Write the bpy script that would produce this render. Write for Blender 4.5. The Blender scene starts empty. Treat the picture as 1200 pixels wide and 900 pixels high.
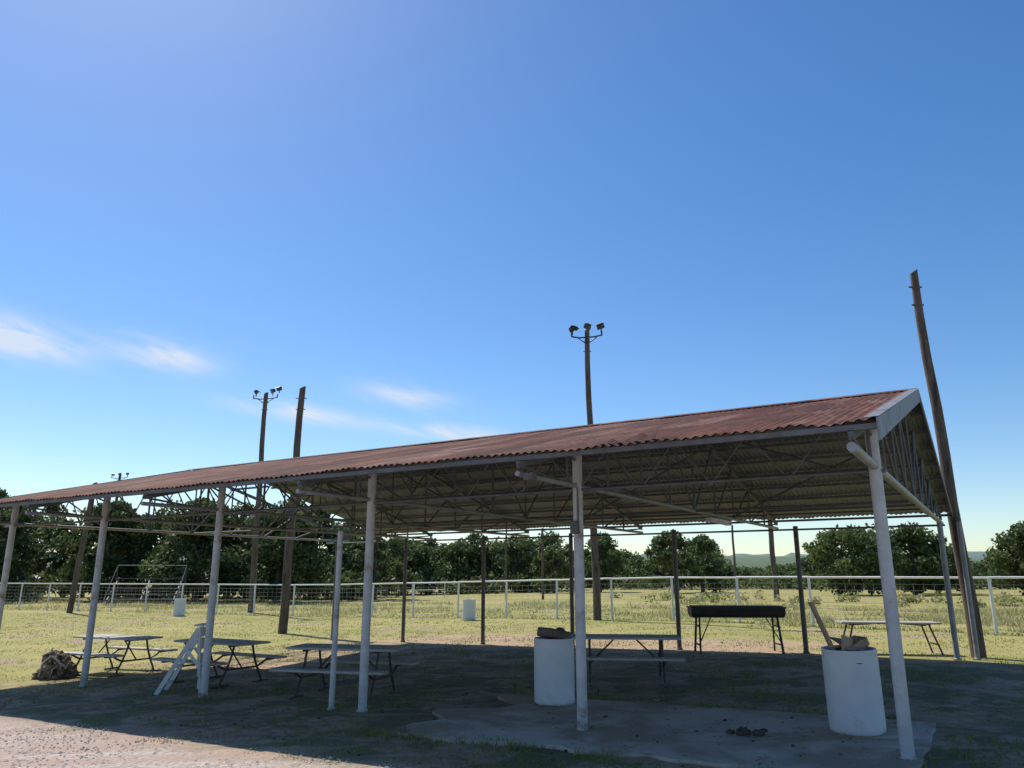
import bpy, math, random
import numpy as np
from mathutils import Vector, Matrix, noise
random.seed(7); rng=np.random.default_rng(7)
scene=bpy.context.scene
col=scene.collection
scene.view_settings.view_transform='Standard'
scene.view_settings.look='None'
scene.view_settings.exposure=0

# ------------------------------------------------------------------ frame of the shelter
OX,OY=3.85,8.12
CA,SA=.8499,.5270
ROT=-math.atan2(SA,CA)
def W(u,v): return (OX-CA*u+SA*v, OY+SA*u+CA*v)
def UV(x,y): 
    dx,dy=x-OX,y-OY
    return (-CA*dx+SA*dy, SA*dx+CA*dy)
def g(x,y):
    return .025*max(-14.,min(3.,x-3.85))
# ------------------------------------------------------------------ mesh builder
class MB:
    def __init__(s): s.v=[];s.n=0;s.l=[];s.s=[];s.m=[];s.sm=[];s.t=[]
    def add(s,verts,faces,mat=0,smooth=False,tint=.5):
        verts=np.asarray(verts,dtype=np.float64).reshape(-1,3)
        if isinstance(faces,np.ndarray):
            F=faces.shape[0]; s.l.append((faces+s.n).ravel()); s.s.append(np.full(F,faces.shape[1]))
        else:
            F=len(faces); s.l.append(np.array([i for f in faces for i in f])+s.n); s.s.append(np.array([len(f) for f in faces]))
        s.m.append(np.full(F,mat)); s.sm.append(np.full(F,smooth))
        s.t.append(np.broadcast_to(np.asarray(tint,dtype=np.float64),(F,)).copy())
        s.v.append(verts); s.n+=len(verts)
    def cyl(s,p0,p1,r0,r1=None,n=10,mat=0,cap=True,tint=.5):
        if r1 is None: r1=r0
        p0=Vector(p0);p1=Vector(p1);d=(p1-p0)
        if d.length<1e-6: return
        d.normalize(); a=d.orthogonal().normalized(); b=d.cross(a)
        V=[]
        for p,r in((p0,r0),(p1,r1)):
            for i in range(n):
                t=2*math.pi*i/n; V.append(p+a*(r*math.cos(t))+b*(r*math.sin(t)))
        s.add(V,[(i,(i+1)%n,n+(i+1)%n,n+i) for i in range(n)],mat,True,tint)
        if cap:
            s.add(V[:n],[tuple(range(n))[::-1]],mat,False,tint); s.add(V[n:],[tuple(range(n))],mat,False,tint)
    def tube(s,pts,r,n=8,mat=0,tint=.5):
        for a,b in zip(pts[:-1],pts[1:]):
            a=Vector(a);b=Vector(b);d=(b-a).normalized()*r*.35
            s.cyl(a-d,b+d,r,r,n,mat,True,tint)
    def box(s,c,size,R=None,mat=0,tint=.5,bev=0.0):
        hx,hy,hz=[k/2 for k in size]; c=Vector(c)
        if bev>0:
            pts=[]
            for z in(-hz,-hz+bev,hz-bev,hz):
                k=bev if abs(abs(z)-hz)<1e-9 else 0
                for x,y in((-hx+k,-hy+bev),(-hx+bev,-hy+k),(hx-bev,-hy+k),(hx-k,-hy+bev),(hx-k,hy-bev),(hx-bev,hy-k),(-hx+bev,hy-k),(-hx+k,hy-bev)):
                    pts.append(Vector((x,y,z)))
            F=[tuple(range(8))[::-1],tuple(range(24,32))]
            for L in range(3):
                for i in range(8): F.append((L*8+i,L*8+(i+1)%8,L*8+8+(i+1)%8,L*8+8+i))
        else:
            pts=[Vector((x,y,z)) for z in(-hz,hz) for x,y in((-hx,-hy),(hx,-hy),(hx,hy),(-hx,hy))]
            F=[(3,2,1,0),(4,5,6,7),(0,1,5,4),(1,2,6,5),(2,3,7,6),(3,0,4,7)]
        if R is not None: pts=[R@p for p in pts]
        s.add([p+c for p in pts],F,mat,False,tint)
    def beam(s,p0,p1,w,h,mat=0,tint=.5):
        p0=Vector(p0);p1=Vector(p1);d=p1-p0;L=d.length;x=d.normalized()
        up=Vector((0,0,1))
        if abs(x.z)>.98: up=Vector((0,1,0))
        y=up.cross(x).normalized(); z=x.cross(y)
        R=Matrix((x,y,z)).transposed()
        s.box((p0+p1)/2,(L,w,h),R,mat,tint)
    def lathe(s,prof,c=(0,0,0),n=40,mat=0,R=None,tint=.5):
        V=[]
        for r,z in prof:
            for i in range(n):
                t=2*math.pi*i/n; p=Vector((r*math.cos(t),r*math.sin(t),z))
                if R is not None:p=R@p
                V.append(p+Vector(c))
        F=[]
        for k in range(len(prof)-1):
            for i in range(n): F.append((k*n+i,k*n+(i+1)%n,(k+1)*n+(i+1)%n,(k+1)*n+i))
        s.add(V,F,mat,True,tint)
    def blob(s,c,size,seed=0,amp=.3,fr=1.5,mat=0,nu=20,nv=12,R=None):
        V=[];F=[]
        for j in range(nv+1):
            ph=math.pi*j/nv
            for i in range(nu):
                t=2*math.pi*i/nu; d=Vector((math.sin(ph)*math.cos(t),math.sin(ph)*math.sin(t),math.cos(ph)))
                k=1+amp*noise.noise(d*fr+Vector((seed*3.1,seed,0)))+amp*.5*noise.noise(d*fr*3+Vector((seed,0,seed*2)))
                p=Vector((d.x*size[0],d.y*size[1],d.z*size[2]))*k
                if R is not None:p=R@p
                V.append(p+Vector(c))
        for j in range(nv):
            for i in range(nu): F.append((j*nu+i,(j+1)*nu+i,(j+1)*nu+(i+1)%nu,j*nu+(i+1)%nu))
        s.add(V,F,mat,True)
    def build(s,name,mats,parent=None,loc=None,rotz=0,keep_smooth=True):
        me=bpy.data.meshes.new(name)
        v=np.concatenate(s.v); l=np.concatenate(s.l).astype(np.int32); sz=np.concatenate(s.s).astype(np.int32)
        me.vertices.add(len(v)); me.vertices.foreach_set('co',v.ravel().astype(np.float32))
        me.loops.add(len(l)); me.loops.foreach_set('vertex_index',l)
        st=np.concatenate([[0],np.cumsum(sz)[:-1]]).astype(np.int32)
        me.polygons.add(len(sz)); me.polygons.foreach_set('loop_start',st)
        me.polygons.foreach_set('material_index',np.concatenate(s.m).astype(np.int32))
        me.polygons.foreach_set('use_smooth',np.concatenate(s.sm).astype(bool))
        me.update(calc_edges=True)
        at=me.attributes.new('tint','FLOAT','FACE'); at.data.foreach_set('value',np.concatenate(s.t).astype(np.float32))
        for m in mats: me.materials.append(m)
        ob=bpy.data.objects.new(name,me); col.objects.link(ob)
        if parent: ob.parent=parent
        if loc is not None: ob.location=loc
        ob.rotation_euler=(0,0,rotz)
        return ob
def empty(name,loc=(0,0,0),rotz=0):
    e=bpy.data.objects.new(name,None); e.empty_display_size=.3; col.objects.link(e); e.location=loc; e.rotation_euler=(0,0,rotz); return e

# ------------------------------------------------------------------ materials
class NT:
    def __init__(s,name):
        s.mat=bpy.data.materials.new(name); s.mat.use_nodes=True; s.t=s.mat.node_tree; s.t.nodes.clear()
        s.out=s.t.nodes.new('ShaderNodeOutputMaterial')
        s.b=s.t.nodes.new('ShaderNodeBsdfPrincipled'); s.t.links.new(s.b.outputs[0],s.out.inputs[0])
        s.co=s.t.nodes.new('ShaderNodeTexCoord').outputs['Object']
    def L(s,a,b): s.t.links.new(a,b)
    def put(s,inp,val):
        if hasattr(val,'links'): s.L(val,inp)
        else: inp.default_value=val
    def noise(s,scale,detail=4,rough=.6,vec=None,dist=0):
        n=s.t.nodes.new('ShaderNodeTexNoise'); n.inputs['Scale'].default_value=scale; n.inputs['Detail'].default_value=detail
        n.inputs['Roughness'].default_value=rough; n.inputs['Distortion'].default_value=dist
        s.L(vec if vec is not None else s.co,n.inputs['Vector']); return n.outputs['Fac']
    def mapv(s,scale,rot=(0,0,0)):
        m=s.t.nodes.new('ShaderNodeMapping'); m.inputs['Scale'].default_value=scale; m.inputs['Rotation'].default_value=rot
        s.L(s.co,m.inputs['Vector']); return m.outputs[0]
    def ramp(s,fac,stops):
        r=s.t.nodes.new('ShaderNodeValToRGB'); e=r.color_ramp.elements
        while len(e)<len(stops): e.new(.5)
        for k,(p,c) in enumerate(stops):
            e[k].position=p; e[k].color=(c,c,c,1) if not hasattr(c,'__len__') else (*c,1)
        s.L(fac,r.inputs[0]); return r.outputs[0]
    def mix(s,f,a,b,mode='MIX'):
        m=s.t.nodes.new('ShaderNodeMix'); m.data_type='RGBA'; m.blend_type=mode
        s.put(m.inputs[0],f)
        for i,x in((6,a),(7,b)):
            if isinstance(x,tuple) and len(x)==3:x=(*x,1)
            s.put(m.inputs[i],x)
        return m.outputs[2]
    def math(s,op,a,b=0.,c=None,clamp=False):
        m=s.t.nodes.new('ShaderNodeMath'); m.operation=op; m.use_clamp=clamp; s.put(m.inputs[0],a); s.put(m.inputs[1],b)
        if c is not None: s.put(m.inputs[2],c)
        return m.outputs[0]
    def sep(s,v=None):
        n=s.t.nodes.new('ShaderNodeSeparateXYZ'); s.L(v if v is not None else s.co,n.inputs[0]); return n.outputs
    def attr(s,name='tint'):
        n=s.t.nodes.new('ShaderNodeAttribute'); n.attribute_name=name; return n.outputs['Fac']
    def bump(s,h,strength=.3,dist=.01):
        b=s.t.nodes.new('ShaderNodeBump'); b.inputs['Strength'].default_value=strength; b.inputs['Distance'].default_value=dist
        s.L(h,b.inputs['Height']); s.L(b.outputs[0],s.b.inputs['Normal'])
    def color(s,c): s.put(s.b.inputs['Base Color'],(*c,1) if isinstance(c,tuple) else c)
    def rough(s,r): s.put(s.b.inputs['Roughness'],r)
def simple(name,c1,c2,scale=6,rough=.7,bump=.2,metal=0,stain=None,stainpos=.62,vec=None):
    m=NT(name); v=m.mapv(vec) if vec else None
    n=m.noise(scale,5,.65,v); c=m.ramp(n,[(.3,c1),(.7,c2)])
    if stain:
        n2=m.noise(scale*.55,6,.7,v,.5); f=m.ramp(n2,[(stainpos-.06,0.),(stainpos+.06,1.)]); c=m.mix(f,c,stain)
    m.color(c); m.rough(rough); m.b.inputs['Metallic'].default_value=metal
    if bump: m.bump(m.noise(scale*7,4,.6,v),bump,.01)
    return m.mat
M_post=simple('painted_pipe',(.38,.40,.42),(.54,.56,.58),5,.55,.15,0,(.25,.19,.15),.62)
M_steel=simple('old_steel',(.075,.080,.09),(.14,.145,.155),7,.6,.2,0,(.13,.085,.06),.67)
M_chord=simple('chord_pipe',(.20,.21,.22),(.33,.34,.36),5,.5,.1,.0,(.16,.11,.08),.64)
M_bpost=simple('back_post_shaded',(.07,.07,.072),(.14,.135,.135),5,.6,.1,.0,(.10,.06,.04),.6)  # shade on the back posts is put into this darker colour
M_rail=simple('fence_paint',(.62,.63,.62),(.78,.78,.76),4,.5,0,0,(.34,.25,.18),.68)
M_wire=simple('fence_wire',(.35,.35,.34),(.5,.5,.48),4,.5,0)
M_wood=simple('weathered_wood',(.06,.045,.035),(.17,.13,.10),5,.85,.6,0,(.04,.03,.023),.58,vec=(3,3,.35))
M_plank=simple('table_planks',(.36,.34,.31),(.54,.51,.47),4,.8,.4,0,(.25,.21,.17),.60,vec=(.6,6,6))
M_frame=simple('table_pipe',(.035,.03,.028),(.08,.065,.055),8,.5,.2,0,(.14,.07,.04),.62)
M_drum=simple('drum_plastic',(.54,.58,.61),(.66,.69,.71),2.2,.5,.1,0,(.42,.41,.38),.60)
M_dark=simple('grill_black',(.014,.013,.012),(.032,.028,.025),6,.65,.3,0,(.06,.035,.022),.66)
M_bag=simple('trash_bag',(.05,.038,.03),(.15,.115,.09),6,.6,.5)
M_card=simple('cardboard',(.30,.20,.14),(.42,.30,.21),5,.85,.2,0,(.18,.12,.09),.6)
M_white=simple('white_paint',(.52,.53,.54),(.72,.72,.71),5,.55,.2,0,(.36,.33,.30),.62)
M_tarp=simple('burlap',(.12,.085,.06),(.38,.28,.19),9,.9,.8,0,(.04,.03,.023),.54)
M_conc=simple('slab_concrete',(.44,.345,.27),(.60,.49,.395),1.1,.9,.4,0,(.35,.245,.17),.50)
M_stone=simple('gravel_stone',(.36,.30,.26),(.62,.55,.50),1.5,.9,.3)
M_glass=simple('lamp_lens',(.05,.055,.06),(.09,.09,.10),3,.3,0)
M_clod=simple('clod',(.05,.037,.028),(.15,.11,.08),12,.95,.6)
M_litter=simple('dry_leaf',(.16,.10,.055),(.36,.26,.15),3,.9,0)
M_hardware=simple('lamp_housing',(.015,.015,.015),(.035,.035,.035),3,.5,0)
M_shed=simple('shed_metal',(.5,.5,.5),(.65,.65,.64),1,.5,.1)

def roof_mat(name,dark=1.):
    m=NT(name); x,y,z=m.sep()
    pan=m.math('FLOOR',m.math('DIVIDE',x,.66)); row=m.math('FLOOR',m.math('DIVIDE',m.math('ADD',y,20.),2.05))
    cx=m.t.nodes.new('ShaderNodeCombineXYZ'); m.L(pan,cx.inputs[0]); m.L(row,cx.inputs[1])
    wn=m.t.nodes.new('ShaderNodeTexWhiteNoise'); wn.noise_dimensions='3D'; m.L(cx.outputs[0],wn.inputs['Vector'])
    st=m.noise(1.,7,.72,m.mapv((3.2,.45,1)),.3)
    f=m.math('ADD',m.math('MULTIPLY',st,.80),m.math('MULTIPLY',wn.outputs['Value'],.28))
    k=dark
    c=m.ramp(f,[(.34,(.055*k,.021*k,.015*k)),(.46,(.13*k,.044*k,.028*k)),(.60,(.20*k,.078*k,.052*k)),(.72,(.25*k,.145*k,.11*k)),(.84,(.29*k,.25*k,.225*k))])
    n2=m.noise(1.3,6,.7,None,.6); c=m.mix(m.ramp(n2,[(.48,0.),(.58,.7)]),c,(.060*k,.032*k,.025*k))
    m.color(c); m.rough(.85); m.b.inputs['Specular IOR Level'].default_value=.2
    m.bump(m.noise(40,3,.6),.15,.005); return m.mat
M_roof=roof_mat('rusty_roof'); M_flap=roof_mat('dark_rusty_sheet',.45)
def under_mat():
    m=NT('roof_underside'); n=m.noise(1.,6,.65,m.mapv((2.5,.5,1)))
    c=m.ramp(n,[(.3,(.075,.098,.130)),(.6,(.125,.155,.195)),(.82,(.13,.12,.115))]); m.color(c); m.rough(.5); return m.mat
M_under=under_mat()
M_fascia=simple('rake_trim',(.13,.14,.155),(.25,.26,.275),4,.55,.1,0,(.13,.09,.07),.58)

def leaf_mat(name,d,mid,l,trans=.25):
    m=NT(name); f=m.attr(); c=m.ramp(f,[(0,d),(.5,mid),(1,l)]); m.color(c); m.rough(.65)
    if trans>0:
        tr=m.t.nodes.new('ShaderNodeBsdfTranslucent'); m.L(c,tr.inputs[0])
        ms=m.t.nodes.new('ShaderNodeMixShader'); ms.inputs[0].default_value=trans
        m.L(m.b.outputs[0],ms.inputs[1]); m.L(tr.outputs[0],ms.inputs[2]); m.L(ms.outputs[0],m.out.inputs[0])
    return m.mat
M_leaf=leaf_mat('tree_leaves',(.038,.064,.022),(.078,.115,.036),(.15,.195,.065),.35)
M_grass=leaf_mat('grass_blades',(.13,.165,.042),(.28,.29,.075),(.48,.41,.17),.45)
M_weed=leaf_mat('weed_blades',(.18,.21,.06),(.36,.35,.14),(.54,.48,.27),.45)

def ground_mat():
    m=NT('ground_soil_grass'); x,y,z=m.sep()
    dx=m.math('SUBTRACT',x,OX); dy=m.math('SUBTRACT',y,OY)
    v=m.math('ADD',m.math('MULTIPLY',dx,SA),m.math('MULTIPLY',dy,CA))
    u=m.math('ADD',m.math('MULTIPLY',dx,-CA),m.math('MULTIPLY',dy,SA))
    n1=m.noise(.11,5,.6); n2=m.noise(.7,6,.65); n3=m.noise(5,5,.7); n4=m.noise(38,4,.7)
    grass=m.ramp(m.math('ADD',m.math('MULTIPLY',n2,.6),m.math('MULTIPLY',n3,.4)),[(.34,(.175,.205,.036)),(.5,(.30,.285,.062)),(.66,(.43,.355,.12))])
    grass=m.mix(m.ramp(n1,[(.42,0.),(.62,.65)]),grass,(.44,.36,.125))
    dirt=m.ramp(n3,[(.3,(.30,.20,.125)),(.7,(.46,.34,.23))])
    patch=m.ramp(m.noise(.32,6,.62,None,.6),[(.55,0.),(.63,.85)])
    c=m.mix(patch,grass,dirt)
    soil=m.ramp(m.math('ADD',m.math('MULTIPLY',n2,.5),m.math('MULTIPLY',n3,.5)),[(.36,(.23,.135,.083)),(.5,(.39,.255,.165)),(.64,(.52,.37,.255))])
    soil=m.mix(m.ramp(m.noise(.9,6,.72,None,.5),[(.47,0.),(.54,.85)]),soil,(.125,.130,.045))
    vn=m.math('ADD',v,m.math('MULTIPLY',m.math('SUBTRACT',n2,.5),3.5)); un=m.math('ADD',u,m.math('MULTIPLY',m.math('SUBTRACT',n2,.5),3.5))
    def smooth(a,b,val):
        r=m.t.nodes.new('ShaderNodeMapRange'); r.interpolation_type='SMOOTHSTEP'; r.inputs[1].default_value=a; r.inputs[2].default_value=b; m.L(val,r.inputs[0]); return r.outputs[0]
    mk=m.math('MULTIPLY',smooth(-3.6,-2.6,vn),m.math('SUBTRACT',1.,smooth(8.8,10.5,vn)))
    mk=m.math('MULTIPLY',mk,m.math('MULTIPLY',smooth(-3.5,-.8,un),m.math('SUBTRACT',1.,smooth(13.5,18,un))))
    c=m.mix(mk,c,soil)
    d2=m.math('MULTIPLY',m.math('MULTIPLY',smooth(8.5,10.,vn),m.math('SUBTRACT',1.,smooth(12.3,14.2,vn))),m.math('MULTIPLY',smooth(1.,4.,un),m.math('SUBTRACT',1.,smooth(14.5,17.5,un))))
    c=m.mix(m.math('MULTIPLY',d2,m.ramp(n3,[(.36,.35),(.55,1.)])),c,m.ramp(n3,[(.3,(.36,.23,.145)),(.7,(.54,.38,.26))]))
    ns=m.math('ADD',v,m.math('MULTIPLY',m.math('SUBTRACT',n2,.5),1.3))
    ns=m.math('ADD',ns,m.math('MULTIPLY',m.math('SUBTRACT',n3,.5),.7))
    road=m.math('SUBTRACT',1.,smooth(-3.2,-1.9,ns))
    vor=m.t.nodes.new('ShaderNodeTexVoronoi'); vor.inputs['Scale'].default_value=26; m.L(m.co,vor.inputs['Vector'])
    vs=m.t.nodes.new('ShaderNodeSeparateColor'); m.L(vor.outputs['Color'],vs.inputs[0])
    grav=m.ramp(vs.outputs[0],[(0,(.36,.28,.24)),(.5,(.49,.40,.345)),(1,(.64,.55,.49))])
    tr=m.noise(1.,4,.6,m.mapv((.25,2.4,1),(0,0,-ROT)))
    grav=m.mix(m.ramp(tr,[(.4,0.),(.6,.75)]),grav,(.45,.325,.25))
    c=m.mix(road,c,grav)
    c=m.mix(m.math('MULTIPLY',n4,.45),c,m.mix(1.,c,(.6,.58,.55),'MULTIPLY'))
    m.color(c); m.rough(.95)
    h=m.math('ADD',m.math('MULTIPLY',n3,1.2),m.math('ADD',m.math('MULTIPLY',n4,.5),m.math('MULTIPLY',m.math('MULTIPLY',vor.outputs['Distance'],road),-1.2)))
    m.bump(h,.5,.03); return m.mat
M_ground=ground_mat()

# ------------------------------------------------------------------ ground (one sheet to the horizon)
def ground():
    xs=np.concatenate([[-3000,-1200,-500,-200,-90,-50,-30],np.arange(-20,16,.5),[18,25,40,80,200,500,1200,3000]])
    ys=np.concatenate([[-300,-60,-20,-5],np.arange(0,30,.5),[32,36,42,50,60,80,120,200,500,1200,3500]])
    V=[]
    for y in ys:
        for x in xs:
            z=g(x,y)
            if 0<y<30 and -20<x<16: z+=.018*noise.noise(Vector((x*.5,y*.5,0)))
            V.append((x,y,z))
    nx=len(xs); F=[(j*nx+i,j*nx+i+1,(j+1)*nx+i+1,(j+1)*nx+i) for j in range(len(ys)-1) for i in range(nx-1)]
    b=MB(); b.add(V,F,0,True); b.build('ground',[M_ground])
ground()
def slab():
    b=MB(); nu,nv=60,30; V=[];F=[]
    u0,u1,v0,v1=-.12,5.6,-1.0,2.1
    def jit(t): return .06*noise.noise(Vector((t*2.3,3.3,0)))
    for j in range(nv+1):
        for i in range(nu+1):
            u=u0+(u1-u0)*i/nu; v=v0+(v1-v0)*j/nv
            if i==0: u+=jit(v)
            if j in(0,nv): v+=jit(u+9)*(1 if j else 5)
            if i==nu: u+=.9*noise.noise(Vector((v*1.3,1,0)))
            x,y=W(u,v); V.append((x,y,g(x,y)+.035))
    nn=nu+1
    for j in range(nv):
        for i in range(nu): F.append((j*nn+i,(j+1)*nn+i,(j+1)*nn+i+1,j*nn+i+1))
    b.add(V,F,0,False)
    ring=[i for i in range(nn)]+[j*nn+nu for j in range(1,nv+1)]+[nv*nn+i for i in range(nu-1,-1,-1)]+[j*nn for j in range(nv-1,0,-1)]
    R=[V[i] for i in ring]; R2=[(p[0],p[1],p[2]-.15) for p in R]; n=len(R)
    b.add(R+R2,[(i,(i+1)%n,n+(i+1)%n,n+i) for i in range(n)],0)
    b.build('concrete_slab',[M_conc])
slab()

# ------------------------------------------------------------------ shelter (local: x=-u, y=v)
shelter=empty('picnic_pavilion',(OX,OY,0),ROT)
VE0,VR,VE1=-1.5,4.6,10.7; ZE,ZR=3.10,4.62; SL=(ZR-ZE)/(VR-VE0)
UR,ULn,ULf=-.22,18.0,16.4
def rz(v): return ZE+(v-VE0)*SL if v<VR else ZR-(v-VR)*SL
def sheet(v0,v1,u0,u1,dz,mat,name,edge):
    per=.1; n=int((u1-u0)/per*6); rows=7; V=[]
    for j in range(rows+1):
        for i in range(n+1):
            u=u0+(u1-u0)*i/n; t=j/rows; v=v0+(v1-v0)*t
            pan=int(u/.66); 
            if j==edge: v+=(random.Random(pan*7+edge).random()-.5)*.07
            z=rz(v)+dz+.011*math.sin(2*math.pi*u/per)+.02*noise.noise(Vector((u*.6,v*.4,0)))+.010*noise.noise(Vector((u*2.5,v*1.2,5)))
            if j==edge: z+=.022*noise.noise(Vector((u*3.,0,9)))
            V.append((-u,v,z))
    nn=n+1
    F=[(j*nn+i,j*nn+i+1,(j+1)*nn+i+1,(j+1)*nn+i) for j in range(rows) for i in range(n)]
    b=MB(); b.add(V,F,0,True); return b.build(name,[mat],shelter)
sheet(VE0,VR+.01,UR,ULn,.01,M_roof,'roof_front_slope',0)
sheet(VR-.01,VE1,UR,ULf,.01,M_roof,'roof_back_slope',7)
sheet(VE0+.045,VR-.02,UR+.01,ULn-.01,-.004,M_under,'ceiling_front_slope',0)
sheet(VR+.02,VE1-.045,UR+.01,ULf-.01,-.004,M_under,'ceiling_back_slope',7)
b=MB(); 
for k in range(7):
    u0=UR+k*2.6; u1=min(u0+2.62,ULn)
    V=[(-u0,VR-.2,rz(VR-.2)+.03),(-u1,VR-.2,rz(VR-.2)+.03),(-u1,VR,ZR+.045),(-u0,VR,ZR+.045),(-u0,VR+.2,rz(VR+.2)+.03),(-u1,VR+.2,rz(VR+.2)+.03)]
    b.add(V,[(0,1,2,3),(3,2,5,4)],0)
b.build('ridge_cap',[M_roof],shelter)
b=MB()
for (u,v,s_,hh) in((2.05,-1.46,.34,.17),(2.42,-1.44,.30,.11)):
    V=[]
    for j in range(5):
        for i in range(7):
            a=i/6;t=j/4
            V.append((-(u-s_/2+s_*a)+.03*t,v+.22*t-.1*t*t,rz(v)+.02+hh*math.sin(t*1.5)*(1-.6*a)*(.8+.3*math.sin(a*7+u))+.012*math.sin(i*2.2)))
    b.add(V,[(j*7+i,j*7+i+1,j*7+i+8,j*7+i+7) for j in range(4) for i in range(6)],0,True)
b.build('bent_roof_sheet',[M_flap],shelter)
UT=[0,3.53,7.06,10.59,14.12,17.65]; ZC=2.88
b=MB(); bc=MB()
for k,u in enumerate(UT):
    x=-u
    bc.cyl((x,VE0,ZC),(x,VE1,ZC),.046 if k==0 else .032,None,10)
    b.beam((x,VE0+.02,rz(VE0)-.115),(x,VR,ZR-.115),.05,.075)
    b.beam((x,VR,ZR-.115),(x,VE1-.02,rz(VE1)-.115),.05,.075)
    n=10; vs=[VE0+(VE1-VE0)*i/n for i in range(n+1)]
    for i,v in enumerate(vs[1:-1],1):
        b.cyl((x,v,ZC),(x,v,rz(v)-.12),.02,None,6)
    for i in range(n):
        if i<n/2: b.cyl((x,vs[i+1],ZC),(x,vs[i],rz(vs[i])-.12),.018,None,6)
        else: b.cyl((x,vs[i],ZC),(x,vs[i+1],rz(vs[i+1])-.12),.018,None,6)
v=VE0+.06
while v<VE1:
    ue=ULn if v<=VR+.1 else ULf
    b.beam((-UR-.0,v,rz(v)-.055),(-ue,v,rz(v)-.055),.045,.05); v+=.757
for v in(6.,8.,10.,10.6): b.beam((-ULf,v,rz(v)-.055),(-ULn,v,rz(v)-.055),.045,.05)
for v,zt in((0,.34),(10.,.16)):
    b.cyl((.1,v,ZC-.08 if v else ZC-.05),(-18,v,ZC-.08 if v else ZC-.05),.022,None,8)
    z0=ZC-.08; z1=rz(v)-.12
    uu=0
    while uu<17.6:
        if v==0: b.cyl((-uu,v,z0),(-uu-.44,v,z1),.012,None,5); b.cyl((-uu-.44,v,z1),(-uu-.88,v,z0),.012,None,5)
        uu+=.8825
    b.cyl((.1,v,z1),(-18,v,z1),.022,None,6)
for k in range(5):
    b.cyl((-UT[k],2.4,ZC+.02),(-UT[k+1],3.9,ZR-.3),.018,None,6); b.cyl((-UT[k+1],6.9,ZC+.02),(-UT[k],5.5,ZR-.45),.018,None,6)
b.cyl((-.1,4.6,ZC),(-17.9,4.6,ZC),.022,None,6)
b.build('truss_webs_and_purlins',[M_steel],shelter)
bc.build('truss_chords',[M_chord],shelter)
b=MB()
def rake(v0,v1,h,th,x,mat):
    V=[]
    for v in(v0,v1):
        for z in(rz(v)+.03,rz(v)+.03-h):
            for dx in(0,th): V.append((x+dx,v,z))
    b.add(V,[(0,2,3,1),(4,5,7,6),(0,4,6,2),(1,3,7,5),(0,1,5,4),(2,6,7,3)],mat)
rake(VE0-.01,VR-.002,.21,.02,-UR+.005,0); rake(VR+.002,VE1,.13,.02,-UR+.005,1)
rake(VE0-.01,VR-.002,.14,.02,-ULn-.025,1)
V=[(-UR+.03,VE0-.01,rz(VE0)+.036),(-UR-.10,VE0-.01,rz(VE0)+.036),(-UR-.10,VR,ZR+.036),(-UR+.03,VR,ZR+.036)]
b.add(V,[(0,1,2,3)],0)
b.build('rake_trim',[M_fascia,M_steel],shelter)
def post(u,v,r,top,name='post',mat=M_post,lean=0):
    x,y=W(u,v); z0=g(x,y)
    b=MB(); b.cyl((-u,v,z0-.05),(-u+lean,v,top),r,None,18)
    b.lathe([(r+.001,.0),(r+.022,.0),(r+.020,.02),(r+.001,.035)],(-u,v,z0+.01),18)
    b.build(name,[mat,M_steel],shelter)
for u in UT: post(u,0,.064,rz(0)-.1)
post(7.62,-.05,.042,2.42,'short_post')
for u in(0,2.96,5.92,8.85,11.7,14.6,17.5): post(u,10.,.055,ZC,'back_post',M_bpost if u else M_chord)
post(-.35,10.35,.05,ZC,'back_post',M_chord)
b=MB(); b.box((-3.53,6.0,ZC-.09),(.13,1.25,.05),None,0,bev=.01); b.cyl((-3.50,5.42,ZC-.13),(-3.50,6.58,ZC-.13),.019); b.cyl((-3.56,5.42,ZC-.13),(-3.56,6.58,ZC-.13),.019)
b.box((-3.53,5.40,ZC-.125),(.13,.03,.05),None,0);b.box((-3.53,6.60,ZC-.125),(.13,.03,.05),None,0)
b.build('tube_light',[M_white],shelter)
b=MB(); b.box((-3.53,-.1,2.35),(.11,.07,.16),None,0,bev=.008); b.cyl((-3.53+.04,-.085,2.4),(-3.53+.04,-.085,2.85),.012)
b.box((-3.53+.14,-1.45,ZC-.04),(.12,.1,.08),None,0)
b.build('junction_box',[M_bpost],shelter)

# ------------------------------------------------------------------ picnic tables
def picnic_table(x,y,rot,name='picnic_table',L=1.85,seats=True,wet=0):
    e=empty(name,(x,y,g(x,y)),rot)
    b=MB()
    for i in(-1,0,1):
        b.box((0,i*.245,.75+.002*i),(L+.01*i,.235,.038),None,0,bev=.006)
    b.build('table_top',[M_plank],e)
    if seats:
        b=MB()
        for s in(-1,1):
            b.box((0,s*.70,.45),(L,.25,.038),None,0,bev=.006)
        b.build('seats',[M_plank],e)
    b=MB()
    for sx in(-1,1):
        X=sx*L*.33
        b.tube([(X,-.34,.715),(X,.34,.715)],.02)
        for s in(-1,1):
            b.tube([(X,s*.22,.71),(X,s*.27,.52),(X,s*.36,.30),(X,s*.46,.12),(X,s*.50,.02)],.021)
            if seats: b.tube([(X,s*.36,.30),(X,s*.50,.36),(X,s*.60,.415),(X,s*.80,.42)],.021)
            b.tube([(X-.0,s*.30,.02),(X,s*.66,.02)],.021)
        b.tube([(X,-.36,.30),(X,.36,.30)],.019)
        b.tube([(X,0,.30),(X-sx*.42,0,.70)],.015)
    b.build('pipe_frame',[M_frame],e)
    return e
picnic_table(-8.75,17.9,math.radians(-24),L=1.95)
picnic_table(-5.65,15.7,math.radians(-30),L=1.9)
picnic_table(-2.75,13.6,math.radians(-14),L=1.95)
picnic_table(2.0,14.3,math.radians(-6),L=1.9)
e=empty('plank_table',(8.45,18.1,g(8.45,18.1)),math.radians(-8))
b=MB()
for i in(-1,0,1): b.box((0,i*.2,.66),(2.1,.19,.04),None,0,bev=.006)
b.build('table_top',[M_plank],e)
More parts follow.
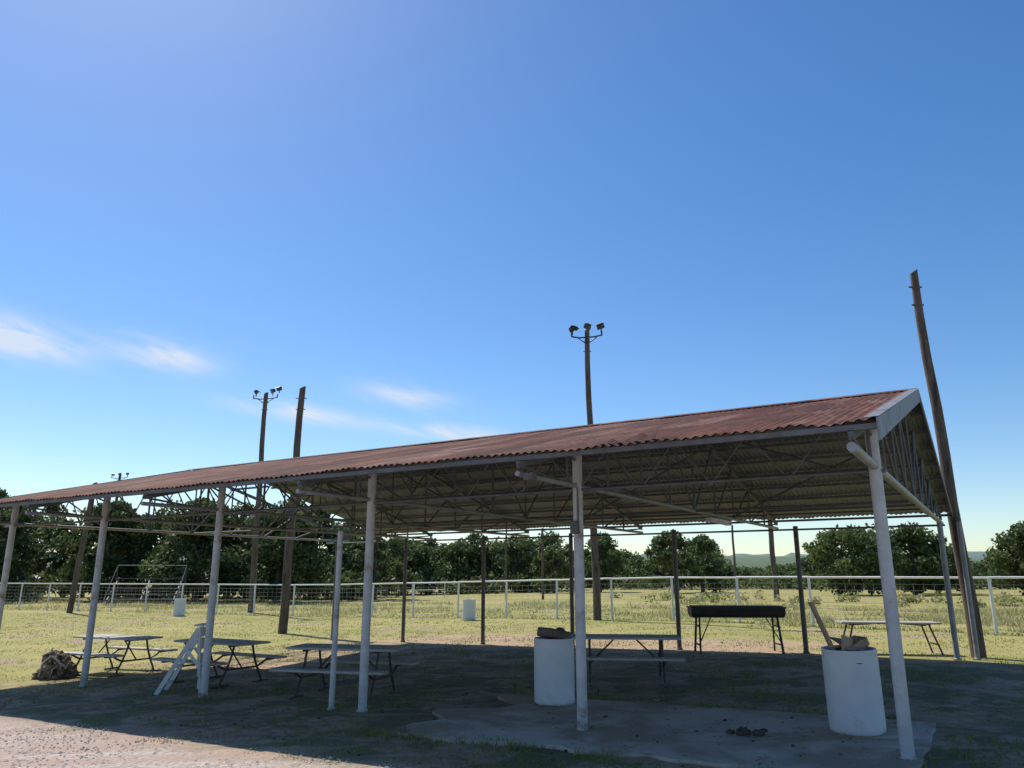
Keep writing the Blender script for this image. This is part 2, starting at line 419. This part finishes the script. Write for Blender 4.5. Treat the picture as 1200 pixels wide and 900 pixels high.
b=MB()
for sx in(-1,1):
    b.tube([(sx*.8,-.3,.63),(sx*.8,.3,.63)],.02)
    for s in(-1,1): b.tube([(sx*.8,s*.24,.63),(sx*1.0,s*.30,.0)],.02)
    b.tube([(sx*.93,-.27,.22),(sx*.93,.27,.22)],.016); b.tube([(sx*.82,0,.6),(sx*.35,0,.63)],.014)
b.build('legs',[M_frame],e)

# ------------------------------------------------------------------ barbecue grill trough
e=empty('barbecue_grill',(5.2,18.6,g(5.2,18.6)),math.radians(-3))
b=MB(); Lh=1.06
sec=[(-.22,.79),(.22,.79),(.27,.87),(.29,1.00),(-.29,1.00),(-.27,.87)]
V=[(sx*(Lh-.03*(z<.8)),y,z) for sx in(-1,1) for y,z in sec]
b.add(V,[(5,4,3,2,1,0),(6,7,8,9,10,11)]+[(i,(i+1)%6,6+(i+1)%6,6+i) for i in(0,1,2,4,5)],0)
for y in(-.29,.29): b.beam((-Lh-.02,y,1.01),(Lh+.02,y,1.01),.035,.035)
for x in(-Lh,Lh): b.beam((x,-.29,1.013),(x,.29,1.013),.035,.03)
b.box((0,.0,1.035),(2.04,.5,.03),None,0)
b.cyl((-.5,-.33,.93),(.5,-.33,.93),.012); b.cyl((-.5,-.33,.93),(-.5,-.28,.93),.01); b.cyl((.5,-.33,.93),(.5,-.28,.93),.01)
b.build('fire_box',[M_dark],e)
b=MB()
for sx in(-1,1):
    for s in(-1,1): b.beam((sx*.88,s*.2,.80),(sx*.92,s*.36,0),.04,.04)
    b.beam((sx*.92,-.31,.2),(sx*.92,.31,.2),.03,.03); b.beam((sx*.90,-.22,.6),(sx*.90,.22,.6),.03,.03)
    b.beam((sx*.92,-.31,.22),(sx*.62,-.2,.80),.02,.02)
b.build('legs',[M_dark],e)

# ------------------------------------------------------------------ drums
def drum(name,x,y,tiltv=(0,0),h=.90,r=.295,fill=None,n=44):
    e=empty(name,(x,y,g(x,y)+(.037 if fill else 0)),0); e.rotation_euler=(tiltv[0],tiltv[1],.3)
    b=MB()
    prof=[(.0,.0),(r-.03,.0),(r-.008,.015),(r-.002,.05),(r,.10),(r+.001,.28),(r-.001,.305),(r+.001,.33),(r+.001,.58),(r-.001,.605),(r+.001,.63),(r,.78),(r-.004,h-.02),(r-.001,h-.012),(r-.003,h),(r-.016,h+.004),(r-.022,h-.02),(r-.018,.75),(r-.018,.30)]
    b.lathe(prof,n=n); b.build('shell',[M_drum],e)
    return e
d1=drum('trash_drum',.62,11.95,fill=1,h=.905)
b=MB(); b.blob((0,0,.80),(.26,.25,.10),3,.3,2.2)
Rb=Matrix.Rotation(.3,3,'Z')@Matrix.Rotation(.2,3,'Y')
b.box((.0,-.02,.96),(.40,.36,.13),Rb,1,bev=.02); b.box((.06,.1,.93),(.3,.2,.12),Matrix.Rotation(-.5,3,'Y'),0,bev=.02)
b.build('trash',[M_bag,M_bag],d1)
d2=drum('trash_drum',3.93,9.42,(0.02,-.035),fill=1,h=.90,r=.30)
b=MB(); b.blob((0,0,.80),(.27,.26,.10),5,.35,2.2)
b.box((.05,.0,.93),(.40,.30,.015),Matrix.Rotation(.35,3,'X')@Matrix.Rotation(.2,3,'Y'),1)
b.box((-.06,-.06,.95),(.26,.03,.17),Matrix.Rotation(.5,3,'Z')@Matrix.Rotation(.25,3,'Y'),1)
b.box((.12,.05,.92),(.28,.22,.10),Matrix.Rotation(-.4,3,'Y'),1,bev=.01)
b.beam((-.02,.0,.45),(-.36,.12,1.42),.11,.03,1)
b.build('trash',[M_bag,M_card,M_wood],d2)
drum('plastic_drum',-1.9,35.4); drum('plastic_drum',-18.,43.3); 

# ------------------------------------------------------------------ white slatted stand (A-frame)
e=empty('white_wooden_stand',(-5.75,14.55,g(-5.9,14.7)),math.radians(8))
b=MB()
ax,az=.16,1.12
for s in(-1,1):
    b.beam((ax,s*.24,az),(.26,s*.27,0),.025,.085)
    b.beam((ax-.03,s*.20,az-.03),(-.46,s*.30,0),.025,.075)
    b.beam((-.02,s*.255,.72),(.24,s*.255,.40),.02,.05)
for k in range(5):
    t=.10+k*.19; x=ax+(.26-ax)*t-.02
    b.beam((x-.012,-.27,az*(1-t)),(x-.012,.27,az*(1-t)),.02,.15)
for t in(.35,.60,.85):
    x=ax-.03+(-.46-ax+.03)*t; b.beam((x,-.28,(az-.03)*(1-t)),(x,.28,(az-.03)*(1-t)),.06,.022)
b.box((ax-.02,0,az+.02),(.16,.58,.025),None,0,bev=.005)
b.build('stand_boards',[M_white],e)

b=MB()
b.blob((0,0,.22),(.30,.26,.26),1,.7,3.0,nu=40,nv=26); b.blob((.18,-.08,.14),(.24,.2,.17),4,.7,3,nu=30,nv=20); b.blob((-.12,.1,.38),(.16,.14,.17),8,.6,3.,nu=30,nv=20)
b.blob((-.22,-.1,.44),(.10,.07,.09),9,.6,3); b.blob((.30,-.1,.08),(.12,.1,.09),19,.6,3); b.blob((-.30,-.1,.10),(.14,.1,.11),15,.6,3)
b.tube([(-.28,-.2,.1),(-.2,-.28,.35),(-.02,-.3,.50),(.15,-.27,.38),(.22,-.24,.15)],.016,mat=1)
b.tube([(.0,-.28,.08),(.05,-.31,.25),(.18,-.25,.34),(.32,-.15,.2)],.013,mat=1)
b.tube([(-.35,0,.3),(-.25,-.15,.52),(-.05,-.1,.6)],.014,mat=1)
b.build('burlap_sack_heap',[M_tarp,M_plank],None,(-9.55,17.15,g(-9.5,17)-.03))

b=MB()
for (x,y,s) in((2.62,9.4,.09),(2.78,9.35,.07),(2.50,9.5,.05),(2.9,9.55,.04)):
    b.blob((x,y,g(x,y)+.035+s*.35),(s,s*.8,s*.5),s*100,.6,2.5,nu=14,nv=9)
for i in range(110):
    u=random.uniform(-.1,10); v=random.uniform(-2.2,3.2); x,y=W(u,v); s=random.uniform(.008,.028)
    b.blob((x,y,g(x,y)+(.035 if -.1<u<5.3 and -.9<v<2.1 else 0)+s*.2),(s,s,s*.6),i,.6,2,nu=7,nv=5)
b.build('dirt_clods',[M_clod])
b=MB()
for i in range(1400):
    u=random.uniform(-1.5,16); v=random.uniform(-2.3,9); x,y=W(u,v)
    z=g(x,y)+(.042 if -.1<u<5.3 and -.9<v<2.1 else .016)
    s=random.uniform(.012,.035); a=random.random()*6.28
    dx,dy=math.cos(a)*s,math.sin(a)*s
    if i%9==0:
        b.cyl((x-dx*3,y-dy*3,z),(x+dx*3,y+dy*3,z+.01),.004,None,4)
    else:
        b.add([(x-dx,y-dy,z),(x+dy*.5,y-dx*.5,z+.35*s),(x+dx,y+dy,z+.1*s),(x-dy*.5,y+dx*.5,z+.5*s)],[(0,1,2,3)],0)
b.build('leaf_litter',[M_litter])

# ------------------------------------------------------------------ poles
def wood_pole(name,x,y,H,r0,r1,lean=(0,0),lamps=None,arm=1.3,lz=0,bolts=True):
    z0=g(x,y); e=empty(name,(x,y,z0)); b=MB()
    seg=8; pts=[]
    for i in range(seg+1):
        t=i/seg; pts.append((lean[0]*t+.02*math.sin(i*1.7)*(r0/.13),lean[1]*t,-.1+(H+.1)*t))
    n=14
    V=[]
    for i,p in enumerate(pts):
        r=r0+(r1-r0)*i/seg
        for k in range(n):
            a=2*math.pi*k/n; V.append((p[0]+r*math.cos(a),p[1]+r*math.sin(a),p[2]+(.06*math.cos(a) if i==seg else 0)))
    F=[(i*n+k,i*n+(k+1)%n,(i+1)*n+(k+1)%n,(i+1)*n+k) for i in range(seg) for k in range(n)]
    b.add(V,F,0,True); b.add(V[-n:],[tuple(range(n))],0)
    b.build('pole_shaft',[M_wood],e)
    if bolts:
        b=MB(); tz=H*.955; tx=lean[0]*.955
        b.cyl((tx-r1*1.8,lean[1],tz),(tx+r1*1.8,lean[1],tz),.02); b.cyl((tx-r1*1.6,lean[1],tz-.45),(tx+r1*1.6,lean[1],tz-.45),.02)
        b.build('bolts',[M_hardware],e)
    if lamps:
        b=MB(); tx,ty=lean; za=H-.35
        b.tube([(tx-arm/2,ty,za+.22),(tx-arm/2,ty,za+.02),(tx-arm/4,ty,za-.03),(tx+arm/4,ty,za+.02),(tx+arm/2,ty,za+.10),(tx+arm/2,ty,za+.28)],.035)
        b.tube([(tx-arm/3,ty,za),(tx,ty-.02,za-.35)],.02); b.tube([(tx+arm/3,ty,za),(tx,ty-.02,za-.35)],.02)
        for (ox,oz,yaw,tilt) in lamps:
            R=Matrix.Rotation(yaw,3,'Z')@Matrix.Rotation(tilt,3,'X'); c=Vector((tx+ox,ty,za+oz))
            V=[]
            for y,w,h in((-.10,.18,.13),(.04,.15,.11),(.14,.07,.06)):
                for sx,sz in((-1,-1),(1,-1),(1,1),(-1,1)): V.append(R@Vector((sx*w,y,sz*h))+c)
            b.add(V,[(0,1,5,4),(1,2,6,5),(2,3,7,6),(3,0,4,7),(4,5,9,8),(5,6,10,9),(6,7,11,10),(7,4,8,11),(8,9,10,11)],0)
            b.add([V[i]*1. for i in range(4)],[(3,2,1,0)],1)
            vz=[R@Vector(p)+c for p in((-.19,-.10,.135),(.19,-.10,.135),(.19,-.24,.11),(-.19,-.24,.11))]
            b.add(vz,[(0,1,2,3)],0)
            b.cyl(c+Vector((0,0,-.3)),c,.03)
        b.build('floodlights',[M_hardware,M_glass],e)
    return e
wood_pole('utility_pole',9.9,17.2,8.75,.15,.085,(-.30,0))
wood_pole('utility_pole',-8.5,29.8,9.35,.17,.12,(.12,0))
wood_pole('floodlight_pole',3.5,32.9,12.5,.17,.11,(-.15,0),[(-.64,.40,1.9,.55),(.66,.52,-.9,.35),(0.02,.50,.9,.3)],1.35)
wood_pole('floodlight_pole',-15.4,47.2,13.3,.20,.13,(-.15,0),[(-.6,.42,1.8,.55),(.45,.5,-.9,.35),(.85,.66,-.5,.45)],1.5)
wood_pole('floodlight_pole',-46.,90,13.6,.22,.14,(0,0),[(-.8,.42,.5,.35),(.0,.5,-.2,.3),(.9,.5,-.5,.25)],1.9)
wood_pole('utility_pole',18.6,56,9.2,.20,.15,(-.1,0))
wood_pole('utility_pole',-26,47,7.6,.17,.13,(.5,0))
wood_pole('utility_pole',2.4,62,5.5,.10,.08,(0,0),bolts=False)
wood_pole('utility_pole',17.5,62,5.6,.10,.08,(0,0),bolts=False)
wood_pole('utility_pole',-.5,66,5.2,.09,.08,(0,0),bolts=False)

# ------------------------------------------------------------------ arena fence
FP=[(-60,64),(-45,58),(-29,50.7),(-19,46.8),(-9.8,42.6),(.4,35.9),(7.2,30.7),(11.1,26.9),(14.9,23.4),(19.5,19.5),(27,13)]
def along(P,step):
    out=[];acc=0
    for a,c in zip(P[:-1],P[1:]):
        L=math.dist(a,c)
        d=(step-acc) if out else 0
        while d<L: out.append((a[0]+(c[0]-a[0])*d/L,a[1]+(c[1]-a[1])*d/L)); d+=step
        acc=L-(d-step)
    return out
def make_fence(P,name,H=1.63,step=2.75,mesh=True,rails=(1.63,)):
    e=empty(name,(0,0,0)); pp=along(P,step); b=MB(); w=MB()
    for x,y in pp:
        lx=random.uniform(-.03,.03); b.cyl((x,y,g(x,y)-.05),(x+lx,y,g(x,y)+H),.047,None,10)
    for a,c in zip(pp[:-1],pp[1:]):
        for z in rails: b.cyl((*a,g(*a)+z),(*c,g(*c)+z+random.uniform(-.015,.015)),.036,None,8)
        if mesh:
            for z in(.12,.27,.42,.6,.8,1.0,1.22,1.42): w.cyl((*a,g(*a)+z),(*c,g(*c)+z),.0045,None,3,cap=False)
            L=math.dist(a,c); n=int(L/.3)
            for i in range(1,n):
                t=i/n; x=a[0]+(c[0]-a[0])*t; y=a[1]+(c[1]-a[1])*t; w.cyl((x,y,g(x,y)+.05),(x,y,g(x,y)+1.45),.004,None,3,cap=False)
    b.build('posts_and_rails',[M_rail],e)
    if mesh: w.build('wire_mesh',[M_wire],e)
make_fence(FP,'pipe_fence')
make_fence([(-75,92),(-30,80),(-4,76)],'pipe_fence',1.4,3.2,False,(1.4,.75))
e=empty('bleachers',(-27.5,59,g(-27,59)),.2); b=MB()
for k in range(5): b.box((0,k*.6,.4+k*.38),(5,.28,.05),None,0)
for x in(-2.3,0,2.3):
    b.beam((x,-.3,.2),(x,2.5,1.95),.06,.06,1)
    for k in range(5): b.cyl((x,k*.6,0),(x,k*.6,.4+k*.38),.03,None,6,1)
for x in(-2.5,2.5):
    b.cyl((x,2.6,0),(x,2.6,2.9),.03,None,6,1); b.cyl((x,0,.4),(x,2.6,2.9),.03,None,6,1)
b.cyl((-2.5,2.6,2.9),(2.5,2.6,2.9),.03,None,6,1)
b.build('bench_rows',[M_bpost,M_steel],e)
e=empty('metal_shed',(-48,72,g(-48,70)),.3); b=MB()
b.box((0,0,.85),(9,3.2,1.7),None,0)
b.add([(-4.7,-1.9,1.62),(4.7,-1.9,1.62),(4.7,0,2.2),(-4.7,0,2.2),(-4.7,1.9,1.62),(4.7,1.9,1.62)],[(0,1,2,3),(3,2,5,4)],1)
b.box((-2,-1.61,.8),(1.6,.03,1.5),None,2); b.box((2,-1.61,.9),(1.4,.03,.7),None,2)
b.build('shed_body',[M_shed,M_fascia,M_dark],e)

# ------------------------------------------------------------------ trees
def leaves(b,C,R,n,size,tints,mat=1,flat=.8):
    k=len(C); N=k*n
    d=rng.normal(size=(N,3)); d/=np.linalg.norm(d,axis=1)[:,None]
    rad=rng.random(N)**.42
    c=np.repeat(C,n,axis=0); r=np.repeat(R,n)
    p=c+d*(rad*r)[:,None]*np.array([1,1,flat])
    a=rng.normal(size=(N,3)); a/=np.linalg.norm(a,axis=1)[:,None]
    q=np.cross(a,rng.normal(size=(N,3))); q/=np.linalg.norm(q,axis=1)[:,None]
    s=size*(.55+.9*rng.random(N))[:,None]
    V=np.stack([p-a*s*.6,p+q*s*.38,p+a*s*.6,p-q*s*.38],axis=1).reshape(-1,3)
    F=np.arange(N*4).reshape(-1,4)
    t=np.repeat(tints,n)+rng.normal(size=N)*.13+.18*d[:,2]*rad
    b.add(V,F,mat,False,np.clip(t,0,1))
def tree(b,x,y,H,Wd,nc,nl,ls,base=.12,tb=0.):
    z0=g(x,y); tr=H*.022+.06
    top=Vector((x+random.uniform(-.3,.3),y,z0+H*.62))
    b.cyl((x,y,z0-.1),(x+(top.x-x)*.4,y,z0+H*.25),tr*1.25,tr,9,0); b.cyl((x+(top.x-x)*.4,y,z0+H*.25),top,tr,tr*.35,8,0)
    C=[];R=[];T=[]
    for i in range(nc):
        h=base+(1-base)*random.random()**.8
        prof=math.sin(math.pi*min(1,(h-base)/(1-base)*.86+.14))**.55
        a=random.uniform(0,2*math.pi); rr=Wd*.5*prof*math.sqrt(random.random())
        rc=Wd*random.uniform(.08,.18)
        c=(x+rr*math.cos(a),y+rr*math.sin(a),z0+H*h-rc*.6*(h>.85))
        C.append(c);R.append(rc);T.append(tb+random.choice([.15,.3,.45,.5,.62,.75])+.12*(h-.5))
        if i%3==0:
            s=Vector((x+(top.x-x)*h*.6,y,z0+H*min(.6,h*.6))); b.cyl(s,c,tr*.35,tr*.1,5,0,cap=False)
    leaves(b,np.array(C),np.array(R),nl,ls,np.array(T))
b=MB()
belt=[]
az=-46
while az<-9:
    D=random.uniform(72,86); H=random.uniform(6.8,9.8)
    if az<-31: H+=1.0
    belt.append((D*math.tan(math.radians(az)),D,H,random.uniform(5.0,8.5),random.uniform(-.15,.05))); az+=random.uniform(.8,1.7)
az=-12
while az<3.5:
    D=random.uniform(92,108); H=random.uniform(5.6,7.6); belt.append((D*math.tan(math.radians(az)),D,H,random.uniform(6,9),random.uniform(-.05,.15))); az+=random.uniform(.7,1.2)
while az<40:
    D=random.uniform(108,128); H=random.uniform(3.4,5.0)
    if 15<az<21: H-=.9
    if 6.5<az<9 or 11.5<az<14: H+=1.6
    belt.append((D*math.tan(math.radians(az)),D,H,random.uniform(6,9),random.uniform(0.,.3))); az+=random.uniform(.8,1.4)
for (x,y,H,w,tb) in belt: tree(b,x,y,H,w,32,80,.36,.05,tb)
b.build('tree_line',[M_wood,M_leaf])
b=MB()
C=[];R=[];T=[]
for az in np.arange(-48,44,.45):
    D=70 if az<-10 else 90 if az<4 else 102
    D+=random.uniform(-3,3); C.append((D*math.tan(math.radians(az)),D,random.uniform(.3,1.4))); R.append(random.uniform(.8,1.9)); T.append(random.uniform(.2,.95))
leaves(b,np.array(C),np.array(R),85,.34,np.array(T),0,.8)
b.build('undergrowth',[M_leaf])
for (x,y,H,w,nc,nl) in((31.0,72,6.4,7.5,60,140),(37.5,74,6.6,7,60,140),(41.8,78,5.0,6,44,110),(46,70,6.4,6.5,56,140),(51,72,7.6,8,60,140),(16.2,80,6.3,5.0,44,110),(20.2,84,6.0,5,44,110),(9.5,86,6.4,6,44,110),(4.5,84,5.0,4.5,40,100)):
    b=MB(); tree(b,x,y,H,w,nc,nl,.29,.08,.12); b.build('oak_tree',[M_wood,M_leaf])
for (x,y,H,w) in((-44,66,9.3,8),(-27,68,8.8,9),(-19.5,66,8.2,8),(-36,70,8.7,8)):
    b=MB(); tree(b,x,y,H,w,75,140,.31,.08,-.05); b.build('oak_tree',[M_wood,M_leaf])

def hill(name,y0,amp,seed,c1,c2,x0,x1):
    b=MB(); n=260; V=[]
    for j in range(4):
        for i in range(n+1):
            x=x0+(x1-x0)*i/n
            h=amp*(.65+.25*noise.noise(Vector((x*.003,seed,0))))+amp*.08*noise.noise(Vector((x*.03,seed,1)))+amp*.07*noise.noise(Vector((x*.12,seed,2)))
            z=[-2,h*.6,h,h*.3][j]; V.append((x,y0+j*60,z))
    nn=n+1; b.add(V,[(j*nn+i,j*nn+i+1,(j+1)*nn+i+1,(j+1)*nn+i) for j in range(3) for i in range(n)],0,True)
    m=simple(name+'_hazy_forest',c1,c2,.05,.95,0); b.build(name,[m])  # distance haze is mixed into the forest colours passed in
hill('hills',650,30,3.,(.075,.115,.055),(.115,.155,.08),-900,1000)
hill('hills',1300,62,8.,(.11,.16,.14),(.15,.20,.17),-1800,1900)

# ------------------------------------------------------------------ grass, weeds, gravel
def blades(b,P,h,w,tint,mat=0):
    N=len(P); a=rng.random(N)*2*math.pi; dx=np.cos(a);dy=np.sin(a)
    lean=rng.normal(size=(N,2))*.5*h[:,None]
    base=P; top=P+np.stack([lean[:,0],lean[:,1],h],axis=1)
    s=np.stack([dx*w,dy*w,np.zeros(N)],axis=1)
    V=np.stack([base-s,base+s,top+s*.25,top-s*.25],axis=1).reshape(-1,3)
    b.add(V,np.arange(N*4).reshape(-1,4),mat,False,np.clip(tint,0,1))
def grass():
    P=[];H=[];Wd=[];T=[]
    N=120000
    d=7+ (rng.random(N)**1.25)*40; az=(rng.random(N)*88-44)*math.pi/180
    X=d*np.tan(az); Y=d
    for i in range(N):
        x,y=X[i],Y[i]; u,v=UV(x,y)
        if -.2<u<6. and -1.1<v<2.2: continue
        if v<-2.3+.8*noise.noise(Vector((x*.8,y*.8,0))): continue
        n=noise.noise(Vector((x*.9,y*.9,0)))+.5*noise.noise(Vector((x*2.7,y*2.7,4)))
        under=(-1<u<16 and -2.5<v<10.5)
        if under and n<.02: continue
        if not under and n<-.15: continue
        P.append((x,y,g(x,y)-.005)); s=.7+.5*(noise.noise(Vector((x*.4,y*.4,8)))+.5)
        H.append(random.uniform(.02,.050)*s*(.9 if not under else 1.15)); Wd.append(.003+.00045*y)
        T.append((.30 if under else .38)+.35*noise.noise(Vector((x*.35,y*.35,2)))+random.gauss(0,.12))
    spots=[W(u,0) for u in UT]+[(.62,11.95),(3.93,9.42),W(7.62,0)]+[W(random.uniform(-.2,6),random.choice([-1.15,2.2])+random.uniform(-.1,.1)) for _ in range(30)]
    for (sx,sy) in spots:
        for _ in range(70):
            a=random.random()*6.28; r=random.uniform(.06,.26) if (sx,sy)!=(.62,11.95) and (sx,sy)!=(3.93,9.42) else random.uniform(.31,.40)
            x,y=sx+r*math.cos(a),sy+r*math.sin(a); P.append((x,y,g(x,y))); H.append(random.uniform(.03,.09)); Wd.append(.006); T.append(random.uniform(.1,.6))
    b=MB(); blades(b,np.array(P),np.array(H),np.array(Wd),np.array(T)); b.build('grass',[M_grass])
grass()
def weeds():
    P=[];H=[];T=[];Wd=[]
    for k in range(36000):
        t=random.random(); seg=random.randint(1,len(FP)-3); a,c=FP[seg],FP[seg+1]
        x=a[0]+(c[0]-a[0])*t; y=a[1]+(c[1]-a[1])*t
        L=math.dist(a,c); nx,ny=-(c[1]-a[1])/L,(c[0]-a[0])/L
        if ny<0: nx,ny=-nx,-ny
        o=random.random()**1.1*18-.4; x+=nx*o;y+=ny*o
        n=noise.noise(Vector((x*.25,y*.25,0)))+.4*noise.noise(Vector((x*1.1,y*1.1,0)))
        if n<.05 and o>.5: continue
        P.append((x,y,g(x,y))); H.append(random.uniform(.06,.22)*(1+.9*max(0,n))*(1. if o>.5 else .5)); Wd.append(random.uniform(.012,.03)); T.append(.40+.5*n+random.gauss(0,.18))
    b=MB(); blades(b,np.array(P),np.array(H),np.array(Wd),np.array(T)); b.build('weeds',[M_weed])
weeds()
b=MB(); C=[];R=[];T=[]
for k in range(60):
    x=random.uniform(8,40); y=34-.62*x*.6+random.uniform(10,26)+6; C.append((x,y,random.uniform(.05,.35))); R.append(random.uniform(.3,.75)); T.append(random.uniform(.0,.6))
leaves(b,np.array(C),np.array(R),90,.16,np.array(T),0,.8); b.build('brush',[M_weed])
def gravel():
    b=MB()
    base=[Vector(p) for p in((1,0,0),(0,1,0),(-1,0,0),(0,-1,0),(0,0,1),(0,0,-1))]
    F=np.array([(0,1,4),(1,2,4),(2,3,4),(3,0,4),(1,0,5),(2,1,5),(3,2,5),(0,3,5)])
    VV=[];n=0
    for k in range(9000):
        u=random.uniform(0,16); v=-2.3-random.random()**1.3*4.5; x,y=W(u,v)
        if noise.noise(Vector((x*.9,y*.9,0)))<-.15: continue
        s=random.uniform(.006,.018)*(1.6 if random.random()<.05 else 1)
        rot=Matrix.Rotation(random.random()*6,3,'Z')
        for p in base:
            q=rot@Vector((p.x*s*random.uniform(.7,1.4),p.y*s*random.uniform(.7,1.3),p.z*s*random.uniform(.4,.8))); VV.append((x+q.x,y+q.y,g(x,y)+s*.2+q.z))
        n+=1
    FF=(np.arange(n)[:,None,None]*6+F[None]).reshape(-1,3)
    b.add(VV,FF,0); b.build('gravel',[M_stone])
gravel()

# ------------------------------------------------------------------ sky, sun
SUNEL=53; SUNAZ=-36.
w=bpy.data.worlds.new('World'); scene.world=w; w.use_nodes=True; nt=w.node_tree; nt.nodes.clear()
out=nt.nodes.new('ShaderNodeOutputWorld'); bg=nt.nodes.new('ShaderNodeBackground'); nt.links.new(bg.outputs[0],out.inputs[0])
sky=nt.nodes.new('ShaderNodeTexSky'); sky.sky_type='NISHITA'; sky.sun_disc=False
sky.sun_elevation=math.radians(SUNEL); sky.sun_rotation=math.radians(SUNAZ); sky.altitude=200; sky.air_density=1.0; sky.dust_density=.35; sky.ozone_density=2.4
hs=nt.nodes.new('ShaderNodeHueSaturation'); hs.inputs['Saturation'].default_value=1.27; hs.inputs['Hue'].default_value=.503; hs.inputs['Value'].default_value=1.0; nt.links.new(sky.outputs[0],hs.inputs['Color'])
bg.inputs[1].default_value=.14
def wm(op,a,b_=0.,c=None):
    m=nt.nodes.new('ShaderNodeMath'); m.operation=op
    for i,x in enumerate((a,b_,c)):
        if x is None: continue
        if hasattr(x,'links'): nt.links.new(x,m.inputs[i])
        else: m.inputs[i].default_value=x
    return m.outputs[0]
tc=nt.nodes.new('ShaderNodeTexCoord'); sp=nt.nodes.new('ShaderNodeSeparateXYZ'); nt.links.new(tc.outputs['Generated'],sp.inputs[0])
az=wm('MULTIPLY',wm('ARCTAN2',sp.outputs[0],sp.outputs[1]),57.2958); el=wm('MULTIPLY',wm('ARCSINE',sp.outputs[2]),57.2958)
cb=nt.nodes.new('ShaderNodeCombineXYZ'); nt.links.new(wm('MULTIPLY',wm('ADD',az,wm('MULTIPLY',el,1.2)),.16),cb.inputs[0]); nt.links.new(wm('MULTIPLY',wm('ADD',el,wm('MULTIPLY',az,.16)),.42),cb.inputs[1])
nz=nt.nodes.new('ShaderNodeTexNoise'); nz.inputs['Scale'].default_value=1.8; nz.inputs['Detail'].default_value=6; nz.inputs['Roughness'].default_value=.55; nz.inputs['Distortion'].default_value=.5; nt.links.new(cb.outputs[0],nz.inputs['Vector'])
tot=None
for (a0,e0,sa,se,amp) in((-34.0,14.7,3.6,1.1,1.1),(-25.2,14.7,3.0,.9,.85),(-8.2,13.0,3.2,.8,.62),(-15.5,11.4,4.5,.6,.75),(-4.5,10.3,4.5,.6,.8),(-38,5.,12,2.2,.35),(4,6.5,9,.9,.2)):
    da=wm('SUBTRACT',az,a0); de=wm('SUBTRACT',wm('ADD',el,wm('MULTIPLY',da,.10)),e0)
    q=wm('ADD',wm('POWER',wm('ABSOLUTE',wm('DIVIDE',da,sa)),2.),wm('POWER',wm('ABSOLUTE',wm('DIVIDE',de,se)),2.))
    gs=wm('MULTIPLY',wm('EXPONENT',wm('MULTIPLY',q,-1.)),amp)
    tot=gs if tot is None else wm('ADD',tot,gs)
nzr=nt.nodes.new('ShaderNodeMapRange'); nzr.interpolation_type='SMOOTHSTEP'; nzr.inputs[1].default_value=.18; nzr.inputs[2].default_value=.70; nt.links.new(nz.outputs['Fac'],nzr.inputs[0])
fac=wm('MINIMUM',wm('MULTIPLY',wm('MULTIPLY',tot,nzr.outputs[0]),1.2),.75)
mx=nt.nodes.new('ShaderNodeMix'); mx.data_type='RGBA'; nt.links.new(fac,mx.inputs[0]); nt.links.new(hs.outputs[0],mx.inputs[6]); mx.inputs[7].default_value=(5.6,5.9,6.3,1)
nt.links.new(mx.outputs[2],bg.inputs[0])
sl=bpy.data.lights.new('sun','SUN'); sl.energy=5.0; sl.angle=math.radians(.53); sl.color=(1,.945,.86)
so=bpy.data.objects.new('sun',sl); col.objects.link(so)
A=math.radians(SUNAZ);E=math.radians(SUNEL)
sd=Vector((math.sin(A)*math.cos(E),math.cos(A)*math.cos(E),math.sin(E)))
so.rotation_euler=sd.to_track_quat('Z','Y').to_euler(); so.location=(0,0,30)

cam=bpy.data.cameras.new('camera'); co=bpy.data.objects.new('camera',cam); col.objects.link(co)
cam.sensor_width=36; cam.lens=27; cam.clip_end=6000; cam.clip_start=.05
co.location=(0,0,1.75); co.rotation_euler=(math.radians(90+14.04),0,0)
scene.camera=co
